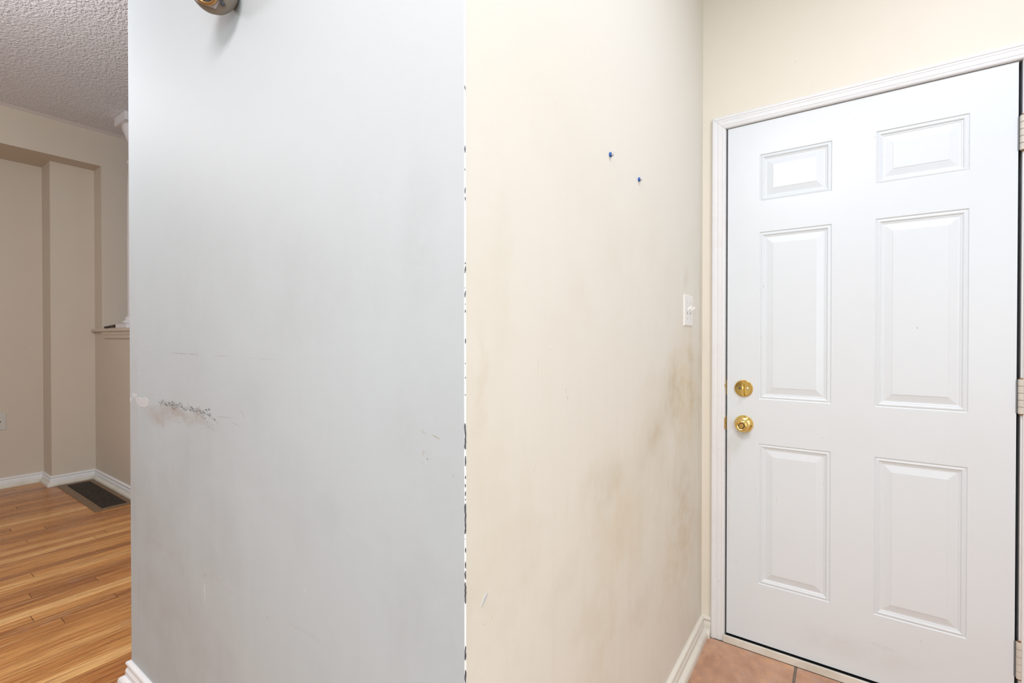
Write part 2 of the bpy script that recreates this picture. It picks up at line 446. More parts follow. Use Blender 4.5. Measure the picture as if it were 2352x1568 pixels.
# oak strip floor: per-strip tone comes from the strip's own 'tone' property
t = NT('oak_strip', rough=0.30, spec=0.45); P = t.pos()
at = t.n('ShaderNodeAttribute'); at.attribute_type = 'OBJECT'; at.attribute_name = 'tone'
oi = t.n('ShaderNodeObjectInfo')
of = t.n('ShaderNodeVectorMath'); of.operation = 'SCALE'; of.inputs[0].default_value = (7.3, 31.0, 3.0)
t.l(oi.outputs['Random'], of.inputs['Scale'])
va = t.n('ShaderNodeVectorMath'); va.operation = 'ADD'; t.l(P, va.inputs[0]); t.l(of.outputs[0], va.inputs[1])
gr = t.noise(va.outputs[0], 55, 6, 0.65, (1.0, 0.05, 1.0))
gr2 = t.noise(va.outputs[0], 230, 4, 0.6, (1.0, 0.03, 1.0))
cr = t.n('ShaderNodeValToRGB'); e = cr.color_ramp.elements
e[0].position = 0.0; e[0].color = (0.270, 0.085, 0.022, 1); e[1].position = 1.0; e[1].color = (0.90, 0.55, 0.22, 1)
x = e.new(0.35); x.color = (0.450, 0.160, 0.036, 1); x = e.new(0.65); x.color = (0.630, 0.285, 0.080, 1)
t.l(at.outputs['Fac'], cr.inputs[0])
c1 = t.mix(t.ramp(gr, 0.40, 0.66, 0.0, 0.55), cr.outputs[0], (0.70, 0.36, 0.12))
c2 = t.mix(t.ramp(gr2, 0.47, 0.64, 0.0, 0.62), c1, (0.17, 0.060, 0.018))
gr3 = t.noise(va.outputs[0], 110, 5, 0.7, (1.0, 0.022, 1.0))
c2 = t.mix(t.ramp(gr3, 0.54, 0.64, 0.0, 0.60), c2, (0.22, 0.070, 0.016))
c2 = t.mix(t.ramp(gr3, 0.44, 0.36, 0.0, 0.45), c2, (0.92, 0.60, 0.26))
knots = t.ramp(t.noise(P, 24, 2, 0.5, (1, .55, 1)), 0.775, 0.80)
c3 = t.mix(t.mul(knots, 0.75), c2, (0.07, 0.03, 0.012))
haze = t.ramp(t.noise(P, 11, 4, 0.65, (1, .5, 1)), 0.60, 0.74, 0.0, 0.28)
c4 = t.mix(haze, c3, (0.60, 0.45, 0.36))
t.color(c4); t.l(t.ramp(gr, 0.3, 0.7, 0.20, 0.34), t.b.inputs['Roughness']); t.bump(gr2, 0.05, 0.0005); M['oak'] = t.m
M['groove'] = simple('dark_joint', (0.10, 0.045, 0.018), 0.7)

# tile
t = NT('terracotta_tile', rough=0.42, spec=0.4); P = t.pos()
a = t.noise(P, 7, 6, 0.65); b = t.noise(P, 30, 5, 0.7)
c1 = t.mix(t.ramp(a, 0.38, 0.66), (0.42, 0.232, 0.150), (0.59, 0.35, 0.23))
c2 = t.mix(t.ramp(b, 0.48, 0.70, 0, 0.55), c1, (0.66, 0.36, 0.19))
c3 = t.mix(t.ramp(t.noise(P, 13, 4, 0.6), 0.52, 0.72, 0, 0.5), c2, (0.46, 0.35, 0.31))
t.color(c3); t.bump(b, 0.15, 0.001); M['tile'] = t.m
M['grout'] = simple('grey_grout', (0.20, 0.165, 0.125), 0.85, var=0.4)

# ---------------------------------------------------------------- constants
YG = -1.4992      # face of the grey wall
XB = -0.0959      # face of the cream wall
XE = -1.5507      # free end of the grey wall
ZH = 0.05         # hardwood level
ZT = -0.025       # tile level
XN = -4.632       # niche back
XD = -4.877       # deeper niche back
YN = -1.109       # step between the two niche depths
YP = -0.8454      # face of the pony wall
XP = -4.4496      # plane of the upper far wall
ZC = 2.8225       # ceiling
ZHD = 2.561       # underside of the header
R = random.Random(7)

# ---------------------------------------------------------------- structure: walls


def wall(name, x0, x1, y0, y1, z0, z1, mat, label=None):
    bm = bmesh.new(); box(bm, x0, x1, y0, y1, z0, z1)
    return struct(link(name, bm, mat), label)


w_grey = wall('wall_front', XE, XB - 0.0012, YG, YG + 0.12, ZT - .03, ZC, M['grey'])
w_cream = wall('wall_side', XB - 0.12, XB, YG + 0.0012, 0.0, ZT - .03, ZC, M['cream'])
wall('wall_closet', XE, XE + 0.10, YG + 0.12, 0.6, ZT - .03, ZC, M['living'])
# door wall with a doorway
bm = bmesh.new()
box(bm, XB - 0.12, -0.022, 0.0, 0.14, ZT - .03, ZC)
box(bm, 0.836, 1.75, 0.0, 0.14, ZT - .03, ZC)
box(bm, -0.022, 0.836, 0.0, 0.14, 2.052, ZC)
struct(link('wall_back', bm, M['door_wall']))
wall('wall_right', 1.75, 1.87, -6.0, 0.14, ZT - .03, 0.45, M['door_wall'])
bm = bmesh.new()
box(bm, 1.75, 1.87, -6.0, 0.14, 2.45, ZC)
box(bm, 1.75, 1.87, -2.4, 0.14, 0.45, 2.45)
box(bm, 1.75, 1.87, -6.0, -4.7, 0.45, 2.45)
struct(link('wall_right', bm, M['door_wall']))
# rear wall with an opening for the added window
bm = bmesh.new()
box(bm, -5.1, -3.9, -6.0, -5.88, ZT - .03, ZC); box(bm, -1.3, 1.75, -6.0, -5.88, ZT - .03, ZC)
box(bm, -3.9, -1.3, -6.0, -5.88, ZT - .03, 0.65); box(bm, -3.9, -1.3, -6.0, -5.88, 2.5, ZC)
struct(link('wall_rear', bm, M['living']))


def window(name, horizontal, c, a0, a1, z0, z1):
    root = struct(empty(name, (0, 0, 0)))
    bmf = bmesh.new(); bmg = bmesh.new()

    def bb(m, u0, u1, q0, q1, d0, d1):
        if horizontal: box(m, u0, u1, c + d0, c + d1, q0, q1)
        else: box(m, c + d0, c + d1, u0, u1, q0, q1)
    f = 0.06
    bb(bmf, a0, a1, z0, z0 + f, -.04, .04); bb(bmf, a0, a1, z1 - f, z1, -.04, .04)
    bb(bmf, a0, a0 + f, z0 + f, z1 - f, -.04, .04); bb(bmf, a1 - f, a1, z0 + f, z1 - f, -.04, .04)
    mid = (a0 + a1) / 2; bb(bmf, mid - .03, mid + .03, z0 + f, z1 - f, -.04, .04)
    link('window_frame', bmf, M['white'], root)
    gm = M.get('glass')
    if not gm:
        gm = bpy.data.materials.new('clear_glass'); gm.use_nodes = True
        b_ = gm.node_tree.nodes['Principled BSDF']; b_.inputs['Transmission Weight'].default_value = 1
        b_.inputs['Roughness'].default_value = 0; b_.inputs['IOR'].default_value = 1.05; M['glass'] = gm
    bb(bmg, a0 + f, mid - .03, z0 + f, z1 - f, -.004, .004); link('pane', bmg, gm, root)
    bmg = bmesh.new(); bb(bmg, mid + .03, a1 - f, z0 + f, z1 - f, -.004, .004); link('pane', bmg, gm, root)


window('added_window_1', True, -5.94, -3.9, -1.3, 0.65, 2.5)  # invented rear window, out of view, to carry the light
window('added_window_2', False, 1.81, -4.7, -2.4, 0.45, 2.45)  # invented right-wall window, out of view, to carry the light

# living room far wall: header plane over a two-depth recess, and the dining side
bm = bmesh.new()
box(bm, XP - 0.45, XP, -6.0, YP, ZHD, ZC)                       # bulkhead over the recess
box(bm, XP - 0.45, XP, YP, 1.5, ZT - .03, ZC)                   # wall beyond the pony wall (its end is the jamb)
box(bm, XN - 0.30, XN, YN, YP, ZT - .03, ZHD)                   # shallow back
box(bm, XD - 0.30, XD, -6.0, YN, ZT - .03, ZHD)                 # deep back
struct(link('wall_left', bm, M['living']))
# pony wall
YPB = YP + 0.225
pony = wall('wall_pony', XP - .0005, XE - 0.9, YP, YPB, ZT - .03, 1.247, M['living'])
wall('wall_dining', XP, XE, 1.5, 1.62, ZT - .03, ZC, M['living'])

# ceilings
bm = bmesh.new(); box(bm, -5.1, XE + .001, -6.0, 1.62, ZC, ZC + .1)
struct(link('ceiling', bm, M['popcorn']))
bm = bmesh.new(); box(bm, XE, 1.75, -6.0, 0.14, ZC, ZC + .1)
struct(link('ceiling', bm, M['smooth_ceiling']))

# ---------------------------------------------------------------- floors
XS = -0.62   # step between hardwood and tile
bm = bmesh.new(); box(bm, -4.95, XS, -6.0, 1.5, ZT - .1, ZH - 0.0012)
floor_wood = struct(link('floor', bm, M['groove']))
WP = 0.0618
known = {}   # row index -> (tone, [joint y])
X0 = -2.3641
spec_rows = [(-2.395, .95, None), (-2.3333, None, -1.6033), (-2.2107, None, -1.5346), (-2.60, None, -1.5678),
             (-2.79, .80, None), (-3.12, .85, None), (-3.24, .78, None), (-3.845, .92, None),
             (-4.17, None, -1.3672), (-2.545, None, -1.3529), (-3.39, None, -1.4471), (-2.28, None, -1.3482),
             (-2.858, None, -1.5186), (-4.72, None, -1.2906), (-3.70, None, -1.4656), (-3.585, None, -1.3403),
             (-1.78, .93, None), (-1.97, .75, None), (-2.02, .55, None)]
for xx, tone, jy in spec_rows:
    i = math.floor((xx - X0) / WP); d = known.setdefault(i, [None, []])
    if tone is not None: d[0] = tone
    if jy is not None: d[1].append(jy)
i0 = math.floor((-4.877 - X0) / WP); i1 = math.floor((-1.18 - X0) / WP)
mesh_cache = {}


def plank(x0, x1, y0, y1, tone):
    key = (round(x1 - x0, 4), round(y1 - y0, 3))
    me = mesh_cache.get(key)
    if me is None:
        b_ = bmesh.new(); gp = 0.0006
        box(b_, gp, (x1 - x0) - gp, gp * 1.8, (y1 - y0) - gp * 1.8, -0.008, 0, bevel=0.0006)
        bmesh.ops.recalc_face_normals(b_, faces=b_.faces)
        me = bpy.data.meshes.new('plank'); b_.to_mesh(me); b_.free(); me.materials.append(M['oak'])
        mesh_cache[key] = me
    o = bpy.data.objects.new('plank', me); COL.objects.link(o); o.location = (x0, y0, ZH); o.parent = floor_wood
    o['tone'] = tone
    return o


count = 0
for i in range(i0, i1 + 1):
    x0 = X0 + i * WP; x1 = x0 + WP
    x0 = max(x0, XD + .002)
    yend = YP - .003 if x1 > XN else YN - .002
    if x0 < XN < x1: yend = YN - .002
    kn = known.get(i, [None, []])
    js = sorted(kn[1])
    ys = -2.55
    if js:
        cuts = [ys] + js
    else:
        cuts = [ys]
        if R.random() < 0.5: cuts.append(round(R.uniform(-2.2, -1.85), 2))
        elif R.random() < 0.35: cuts.append(round(R.uniform(-1.25, -1.0), 2))
    cuts.append(yend)
    cuts = sorted(cuts)
    for a_, b_ in zip(cuts, cuts[1:]):
        if b_ - a_ < .02: continue
        tn = kn[0] if kn[0] is not None else R.choice([.05, .15, .25, .3, .4, .45, .5, .55, .62])
        if kn[0] is None and js: tn = R.choice([.1, .3, .5, .65])
        plank(x0, x1, a_, b_, tn); count += 1
# rest of the strip floor, away from the view, as one covering
bm = bmesh.new(); box(bm, -4.877, XS, -5.88, -2.5505, ZH - .008, ZH); box(bm, X0 + (i1 + 1) * WP + .001, XS, -2.55, YG - .002, ZH - .008, ZH)
o = link('strip_floor_rest', bm, M['oak'], floor_wood); o['tone'] = 0.45; o['kind'] = 'stuff'
# step nosing
bm = bmesh.new(); box(bm, XS, XS + .03, -5.88, YG - .001, ZT - .02, ZH + .004, bevel=.006, seg=3)
struct(link('trim_4', bm, M['oak']))['tone'] = 0.4

# tile floor
bm = bmesh.new(); box(bm, XS, 1.75, -6.0, 0.14, ZT - .1, ZT - 0.0025)
floor_tile = struct(link('floor', bm, M['grout']))
TS = 0.331; GP = 0.0045
nt_ = 0
for ix in range(-2, 6):
    for iy in range(0, 8):
        x0 = 0.2425 + (ix - 1) * TS + GP; x1 = x0 + TS - 2 * GP
        y1 = -0.345 + (1 - iy) * TS - GP; y0 = y1 - TS + 2 * GP
        x0 = max(x0, XS + .032)
        if y0 > YG: x0 = max(x0, XB + .001)
        elif y1 > YG and x0 < XB: y1 = YG - .001
        y1 = min(y1, -0.0175 if x1 > -.01 else -.001)
        if x1 - x0 < .03 or y1 - y0 < .03: continue
        b_ = bmesh.new(); box(b_, x0, x1, y0, y1, ZT - .008, ZT, bevel=.0016, seg=2)
        link('tile', b_, M['tile'], floor_tile)

# ---------------------------------------------------------------- baseboards
PROF = [(0, .077), (.004, .0775), (.0115, .0735), (.0135, .069), (.0125, .0645), (.0085, .061), (.0080, .057), (.0105, .052),
        (.0125, .0485), (.0115, .0468), (.0135, .0455), (.0135, .0275), (0, .0275)]
QR = [(0, .0275), (.0165, .0275), (.0225, .0255), (.0275, .0205), (.0300, .0130), (.0305, 0), (0, 0)]


def baseboard(name, path, normals, z, mats=('white', 'dirty_white'), label=None):
    p3 = [(a, b, z) for a, b in path]
    bm = bmesh.new(); sweep(bm, p3, PROF, [(a, b, 0) for a, b in normals])
    o = struct(link(name, bm, M[mats[0]]), label)
    bm = bmesh.new(); sweep(bm, p3, QR, [(a, b, 0) for a, b in normals])
    link('quarter_round', bm, M[mats[1]], o)
    return o


baseboard('baseboard_front', [(XE, YG + .6), (XE, YG), (-.62, YG)], [(-1, 0), (-1, -1), (0, -1)], ZH, ('white', 'white'))
baseboard('baseboard_front', [(-.585, YG), (XB, YG), (XB, -.0)], [(0, -1), (1, -1), (1, -1)], ZT, ('dirty_white', 'dirty_white'))
baseboard('baseboard_back', [(XB, 0), (-.058, 0)], [(1, -1), (0, -1)], ZT, ('dirty_white', 'dirty_white'))
baseboard('baseboard_left', [(XD, -5.88), (XD, YN), (XN, YN), (XN, YP), (XE - .9, YP)],
          [(1, 0), (1, -1), (1, -1), (1, -1), (0, -1)], ZH, ('white', 'dirty_white'))
baseboard('baseboard_right', [(.889, 0), (1.75, 0), (1.75, -5.88)], [(0, -1), (-1, -1), (-1, 0)], ZT)

# ---------------------------------------------------------------- corner bead between the grey and cream walls
bm = bmesh.new()
seg = 8; rad = 0.0022; cxr, cyr = XB - rad + .0006, YG + rad - .0006
prof = [(cxr - .0005, cyr + rad - .001)]
prof = [(cxr + rad * cos(a), cyr + rad * sin(a)) for a in [(-pi / 2) + (pi / 2) * k_ / seg for k_ in range(seg + 1)]]
prof = [(cxr, cyr)] + prof
zs = [-.03 + (ZC + .03) * k_ / 60 for k_ in range(61)]
rings = [[bm.verts.new((x_ + R.uniform(-.0002, .0002), y_ + R.uniform(-.0002, .0002), z_)) for x_, y_ in prof] for z_ in zs]
for A, B_ in zip(rings, rings[1:]):
    for j in range(len(prof)):
        bm.faces.new((A[j], A[(j + 1) % len(prof)], B_[(j + 1) % len(prof)], B_[j]))
bead = struct(link('trim_5', bm, M['bead'], smooth=False))
chips = [(1.583, 1.576), (1.4908, 1.4801), (1.4561, 1.4531), (1.4268, 1.4174), (1.4128, 1.4067), (1.3126, 1.3093), (1.3066, 1.2959), (1.2738, 1.2725), (1.2685, 1.2584), (1.2491, 1.2471), (1.2397, 1.235), (1.1955, 1.1875), (1.158, 1.156), (1.1366, 1.1339), (1.1098, 1.1077), (1.0648, 1.0245), (1.0145, 0.999), (0.9842, 0.9789), (0.9715, 0.9661), (0.96, 0.9526), (0.9486, 0.9459), (0.9412, 0.8941), (0.8867, 0.8854), (0.8726, 0.8652), (0.851, 0.8409), (0.8369, 0.8241), (0.8194, 0.7864), (0.7203, 0.6987), (0.6831, 0.6635), (.60, .57), (.42, .40)]
bm = bmesh.new()
for zt, zb in chips:
    n_ = max(2, int((zt - zb) / .004)); col = []
    big = min(1.0, .55 + (zt - zb) * 22)
    for j in range(n_ + 1):
        z_ = zt + (zb - zt) * j / n_
        taper = 0.45 if j in (0, n_) else R.uniform(.65, 1.0)
        half = 0.62 * big * taper; mid = -pi / 4 + R.uniform(-.18, .18)
        row = []
        for q_ in (-1, -.33, .33, 1):
            a_ = mid + half * q_; rr = rad + .00045
            row.append(bm.verts.new((cxr + rr * cos(a_), cyr + rr * sin(a_), z_)))
        col.append(row)
    for A, B_ in zip(col, col[1:]):
        for q_ in range(3): bm.faces.new((A[q_], A[q_ + 1], B_[q_ + 1], B_[q_]))
o = link('bare_metal_chips', bm, M['chipdark'], bead); o['kind'] = 'stuff'
o['label'] = 'dark bare-metal dashes where the white corner paint has chipped off'

# peeled paint patches on the grey wall
def patch(pts, parent, plane, d0, th, mat, name):
    bm = bmesh.new()
    def V(a, b, d):
        return bm.verts.new((a, plane - d, b))
    f = [V(a, b, d0 + th) for a, b in pts]; cx_ = sum(a for a, b in pts) / len(pts); cz_ = sum(b for a, b in pts) / len(pts)
    k_ = [V(cx_ + (a - cx_) * 1.06, cz_ + (b - cz_) * 1.10, d0) for a, b in pts]
    bm.faces.new(f)
    for i_ in range(len(pts)):
        j_ = (i_ + 1) % len(pts); bm.faces.new((f[i_], k_[i_], k_[j_], f[j_]))
    o_ = link(name, bm, mat, parent); return o_


def ragged(pts, n=3, amp=.0016):
    out = []
    for (a, b), (c_, d) in zip(pts, pts[1:] + pts[:1]):
        for k_ in range(n):
            f_ = k_ / n
            out.append((a + (c_ - a) * f_ + R.uniform(-amp, amp), b + (d - b) * f_ + R.uniform(-amp, amp)))
    return out


for pts in ([(-1.4935, 1.0161), (-1.4821, 1.0056), (-1.4441, 1.0042), (-1.4071, 1.0096), (-1.3928, 1.0012), (-1.3966, 0.9846), (-1.426, 0.9766), (-1.4596, 0.9766), (-1.4863, 0.9842), (-1.4977, 0.9974)],
            [(-1.5291, 1.0123), (-1.5131, 1.0162), (-1.5015, 1.0057), (-1.5095, 0.998), (-1.5252, 1.0025)],
            [(-1.5490, 0.9984), (-1.5333, 0.9962), (-1.5355, 0.9846), (-1.5490, 0.9812)]):
    patch(ragged(pts), w_grey, YG, 0.00005, .0007, M['plaster'], 'plaster_patch')['label'] = 'white bare plaster where grey paint peeled off'
# white paint fleck on the cream wall
bm = bmesh.new()
pts = [(-1.462, .7645), (-1.4585, .7630), (-1.4520, .7670), (-1.4460, .7735), (-1.4440, .7780), (-1.4475, .7795), (-1.4535, .7745)]
f = [bm.verts.new((XB + .0008, a, b)) for a, b in pts]; k_ = [bm.verts.new((XB + .00005, a, b)) for a, b in pts]
bm.faces.new(f)
for i_ in range(len(pts)):
    j_ = (i_ + 1) % len(pts); bm.faces.new((f[i_], k_[i_], k_[j_], f[j_]))
link('paint_fleck', bm, M['plaster'], w_cream)['label'] = 'small white fleck low on the cream wall'

# ---------------------------------------------------------------- door frame, casing, threshold
CP = [(0, .0), (.0, .012), (.004, .0155), (.011, .0155), (.013, .0135), (.019, .0130), (.021, .0115), (.024, .0130), (.035, .0125),
      (.038, .0105), (.041, .0120), (.046, .0105), (.048, .0085), (.049, .0), ]
frame = struct(empty('trim_1', (0, 0, 0)))


def casing(pts_out, dirs, name='casing'):
    """pts on the outer edge, dirs: direction (x,z) inwards, mitred"""
    bm = bmesh.new(); rings = []
    for (x_, z_), (dx, dz) in zip(pts_out, dirs):
        rings.append([bm.verts.new((x_ + dx * u, -h_, z_ + dz * u)) for u, h_ in CP])
    m = len(CP)
    for A, B_ in zip(rings, rings[1:]):
        for i_ in range(m): bm.faces.new((A[i_], A[(i_ + 1) % m], B_[(i_ + 1) % m], B_[i_]))
    bm.faces.new(rings[0][::-1]); bm.faces.new(rings[-1])
    return link(name, bm, M['white'], frame)


XL, XR, ZTOP = -0.0575, 0.8735, 2.0835
e_ = .0004
casing([(XL, ZT), (XL, ZTOP - e_)], [(1, 0), (1, -1)])
casing([(XL + e_, ZTOP), (XR - e_, ZTOP)], [(1, -1), (-1, -1)])
casing([(XR, ZTOP - e_), (XR, ZT)], [(-1, -1), (-1, 0)])
# jambs (edge shows beside the casing) and stop
bm = bmesh.new()
box(bm, -.0220, -.0066, -.0035, .115, ZT, 2.0520, bevel=.0008); link('jamb', bm, M['white'], frame)
bm = bmesh.new(); box(bm, .8215, .8355, -.0035, .115, ZT, 2.0520, bevel=.0008); link('jamb', bm, M['white'], frame)
bm = bmesh.new(); box(bm, -.0066, .8215, -.0035, .115, 2.0352, 2.0520, bevel=.0008); link('head_jamb', bm, M['white'], frame)
bm = bmesh.new()
box(bm, -.0065, .012, .046, .060, -.004, 2.035); box(bm, .803, .8214, .046, .060, -.008, 2.035); box(bm, .012, .803, .046, .060, 2.020, 2.035)
link('weatherstrip', bm, M['seal'], frame)
bm = bmesh.new()
box(bm, -.0065, -.0032, .0012, .046, -.004, 2.034); box(bm, .8204, .8214, .004, .046, -.008, 2.034)
link('jamb_seal', bm, M['seal'], frame)
# strike plates on the jamb
bm = bmesh.new(); box(bm, -.0125, -.0045, -.0062, -.0034, .832, .876, bevel=.0012)
box(bm, -.0051, -.0036, -.0045, .030, .826, .882)
link('strike_plate', bm, M['brass_satin'], frame)['label'] = 'brass strike plate beside the door knob'
bm = bmesh.new(); box(bm, -.0080, -.0036, -.0050, .0, 1.001, 1.010); box(bm, -.0051, -.0034, .0, .03, .97, 1.035)
link('strike_plate', bm, M['brass_satin'], frame)['label'] = 'narrow brass strike beside the deadbolt'

bm = bmesh.new(); box(bm, -.0105, .826, -.0170, -.0085, ZT, .0030, bevel=.002, seg=2)
thr = struct(link('trim_2', bm, M['dirty_white']), 'dirty white threshold strip below the door')
bm = bmesh.new(); box(bm, -.0060, .8214, -.0084, .13, ZT, -.0050); box(bm, -.0060, .8214, .004, .010, -.0052, -.0005)
link('metal_sill', bm, M['sill'], thr)
bm = bmesh.new(); box(bm, -.3, 1.1, .14, .16, ZT, 2.2)
link('outer_board', bm, M['dark'], thr)

# ---------------------------------------------------------------- door slab with six pressed panels
door = struct(empty('door_1', (0, 0, 0)))
DW, DH, DT = 0.813, 2.032, 0.044
cols = [(.1135, .3465), (.4715, .7065)]
rows = [(.2390, .7860), (.9585, 1.6065), (1.7240, 1.9060)]
xs = [0] + [v for c_ in cols for v in c_] + [DW]
zz = [.0075] + [v for r_ in rows for v in r_] + [DH]
bm = bmesh.new(); gv = {}
for i_, x_ in enumerate(xs):
    for j_, z_ in enumerate(zz): gv[i_, j_] = bm.verts.new((x_, 0, z_))
for i_ in range(len(xs) - 1):
    for j_ in range(len(zz) - 1):
        if i_ in (1, 3) and j_ in (1, 3, 5): continue
        bm.faces.new((gv[i_, j_], gv[i_ + 1, j_], gv[i_ + 1, j_ + 1], gv[i_, j_ + 1]))
bk = [bm.verts.new(c_) for c_ in ((0, DT, .0075), (DW, DT, .0075), (DW, DT, DH), (0, DT, DH))]
bm.faces.new(bk)
ni, nj = len(xs) - 1, len(zz) - 1
bm.faces.new([gv[i_, 0] for i_ in range(ni + 1)] + [bk[1], bk[0]])
bm.faces.new([gv[i_, nj] for i_ in range(ni, -1, -1)] + [bk[3], bk[2]])
bm.faces.new([gv[0, j_] for j_ in range(nj, -1, -1)] + [bk[0], bk[3]])
bm.faces.new([gv[ni, j_] for j_ in range(nj + 1)] + [bk[2], bk[1]])
slab = link('door_slab', bm, M['door'], door)
PP = [(0, 0), (.0022, .0030), (.0040, .0036), (.0062, .0022), (.0100, .0012), (.0130, .0026), (.0150, .0056), (.0165, .0060),
      (.0180, .0056), (.0200, .0070), (.0222, .0073), (.0250, .0071), (.0445, .0026), (.0462, .0022), (.0468, .0012)]
for (a0, a1) in cols:
    for (b0, b1) in rows:
        bm = bmesh.new(); rings = []
        for u, d in PP:
            rings.append([bm.verts.new(c_) for c_ in ((a0 + u, d, b0 + u), (a1 - u, d, b0 + u), (a1 - u, d, b1 - u), (a0 + u, d, b1 - u))])
        for A, B_ in zip(rings, rings[1:]):
            for i_ in range(4): bm.faces.new((A[i_], A[(i_ + 1) % 4], B_[(i_ + 1) % 4], B_[i_]))
        bm.faces.new(rings[-1])
        bmesh.ops.recalc_face_normals(bm, faces=bm.faces)
        # face -y
        if sum((f_.normal.y for f_ in bm.faces)) > 0: bmesh.ops.reverse_faces(bm, faces=bm.faces)
        me = bpy.data.meshes.new('panel'); bm.to_mesh(me); bm.free(); me.materials.append(M['door'])
        o = bpy.data.objects.new('panel', me); COL.objects.link(o); o.parent = door
# dark edge hardware (latch and bolt faces seen in the gap)
bm = bmesh.new(); box(bm, -.0030, .0005, .006, .034, .8270, .8850); box(bm, -.0045, -.003, .012, .022, .8500, .8600)
link('latch', bm, M['brass_satin'], door)
bm = bmesh.new(); box(bm, -.0030, .0005, .006, .034, .9680, 1.0250); box(bm, -.0050, -.003, .008, .028, .9980, 1.0060)
link('bolt', bm, M['brass_satin'], door)
# knob
kx, kz = .0615, .857
bm = bmesh.new(); lathe(bm, [(.0340, 0), (.0345, .0015), (.0335, .0035), (.0305, .0085), (.0260, .0125), (.0195, .0145), (.0175, .0150)], (kx, 0, kz), (0, -1, 0), 56)
rose = link('knob_rose', bm, M['brass'], door, smooth=True, autosmooth=.7)
bm = bmesh.new(); lathe(bm, [(.0130, .0140), (.0125, .0220), (.0150, .0260), (.0205, .0300), (.0240, .0360), (.0250, .0430), (.0240, .0500), (.0215, .0550), (.0185, .0575),
                            (.0165, .0580), (.0145, .0565), (.0110, .0555)], (kx, 0, kz), (0, -1, 0), 56)
knob = link('door_knob', bm, M['brass'], door, smooth=True, autosmooth=.7)
bm = bmesh.new(); lathe(bm, [(.0112, .0545), (.0112, .0562), (.0095, .0566)], (kx, 0, kz), (0, -1, 0), 40)
link('button_recess', bm, M['dark'], knob)
bm = bmesh.new(); lathe(bm, [(.0090, .0555), (.0090, .0585), (.0080, .0595), (.0030, .0597)], (kx, 0, kz), (0, -1, 0), 40)
box(bm, kx - .0065, kx + .0065, -.0635, -.0590, kz - .0012, kz + .0012, bevel=.0008)
link('turn_button', bm, M['brass_satin'], knob, smooth=True, autosmooth=.6)
bm = bmesh.new(); lathe(bm, [(.0022, .0), (.0022, .0012), (.0012, .0013)], (kx + .0275, -.0105, kz - .004), (.5, -1, 0), 16)
link('screw', bm, M['dark'], rose)
# deadbolt
dx_, dz_ = .0605, .9975
bm = bmesh.new(); lathe(bm, [(.0330, 0), (.0335, .0020), (.0325, .0050), (.0305, .0062), (.0290, .0060), (.0282, .0048), (.0270, .0045)], (dx_, 0, dz_), (0, -1, 0), 56)
dbolt = link('deadbolt_plate', bm, M['brass'], door, smooth=True, autosmooth=.6)
for q_ in (-.0135, .0135):
    bm = bmesh.new(); lathe(bm, [(.0042, .0045), (.0042, .0054), (.0030, .0058)], (dx_ + q_, 0, dz_), (0, -1, 0), 20)
    link('screw', bm, M['steel'] if q_ > 0 else M['chipdark'], dbolt, smooth=False)
# thumb turn: a thin vertical blade, leaning a little
bm = bmesh.new(); out = [(.0035, .0105), (.0140, .0160), (.0210, .0060), (.0235, -.0100), (.0220, -.0250), (.0150, -.0290), (.0050, -.0230), (.0035, -.0080)]
th = .0022; A = []; B_ = []
for d, z_ in out:
    lean = z_ * -0.10
    A.append(bm.verts.new((dx_ - th + lean, -d, dz_ + z_))); B_.append(bm.verts.new((dx_ + th + lean, -d, dz_ + z_)))
bm.faces.new(A[::-1]); bm.faces.new(B_)
for i_ in range(len(out)):
    j_ = (i_ + 1) % len(out); bm.faces.new((A[i_], A[j_], B_[j_], B_[i_]))
bmesh.ops.bevel(bm, geom=list(bm.edges), offset=.0007, segments=2, affect='EDGES')
link('thumb_turn', bm, M['brass'], dbolt, smooth=True, autosmooth=.8)
# hinges
for z0_, z1_ in ((1.7617, 1.8665), (.9666, 1.0721), (.1637, .2760)):
    bm = bmesh.new(); box(bm, .8115, .8155, -.0012, .0025, z0_ + .002, z1_ - .002); hroot = link('hinge', bm, M['seal'], door)
    n_ = 5; hgt = (z1_ - z0_) / n_
    for q_ in range(n_):
        a_ = z0_ + q_ * hgt + .0004; b_ = a_ + hgt - .0008; bm = bmesh.new()
        lathe(bm, [(.0058, a_), (.0070, a_ + .0008), (.0070, b_ - .0008), (.0058, b_)], (.8220, -.0058, 0), (0, 0, 1), 24)
        link('knuckle', bm, M['hinge'], hroot, smooth=True, autosmooth=.6)
    bm = bmesh.new(); lathe(bm, [(.0045, z0_ - .003), (.0052, z0_ + .001), (.0052, z1_ - .001), (.0045, z1_ + .003)], (.8220, -.0058, 0), (0, 0, 1), 20)
    link('hinge_pin', bm, M['rust'], hroot)

# ---------------------------------------------------------------- light switch on the cream wall
sw = tag(empty('light_switch', (XB, -.2275, 1.2985)), 'white two-gang toggle switch plate on the cream wall near the door', 'light switch')
sx_, sy_, sz_ = XB, -.2275, 1.2985


def swobj(name, bm, mat):
    o = link(name, bm, mat); return child(o, sw)


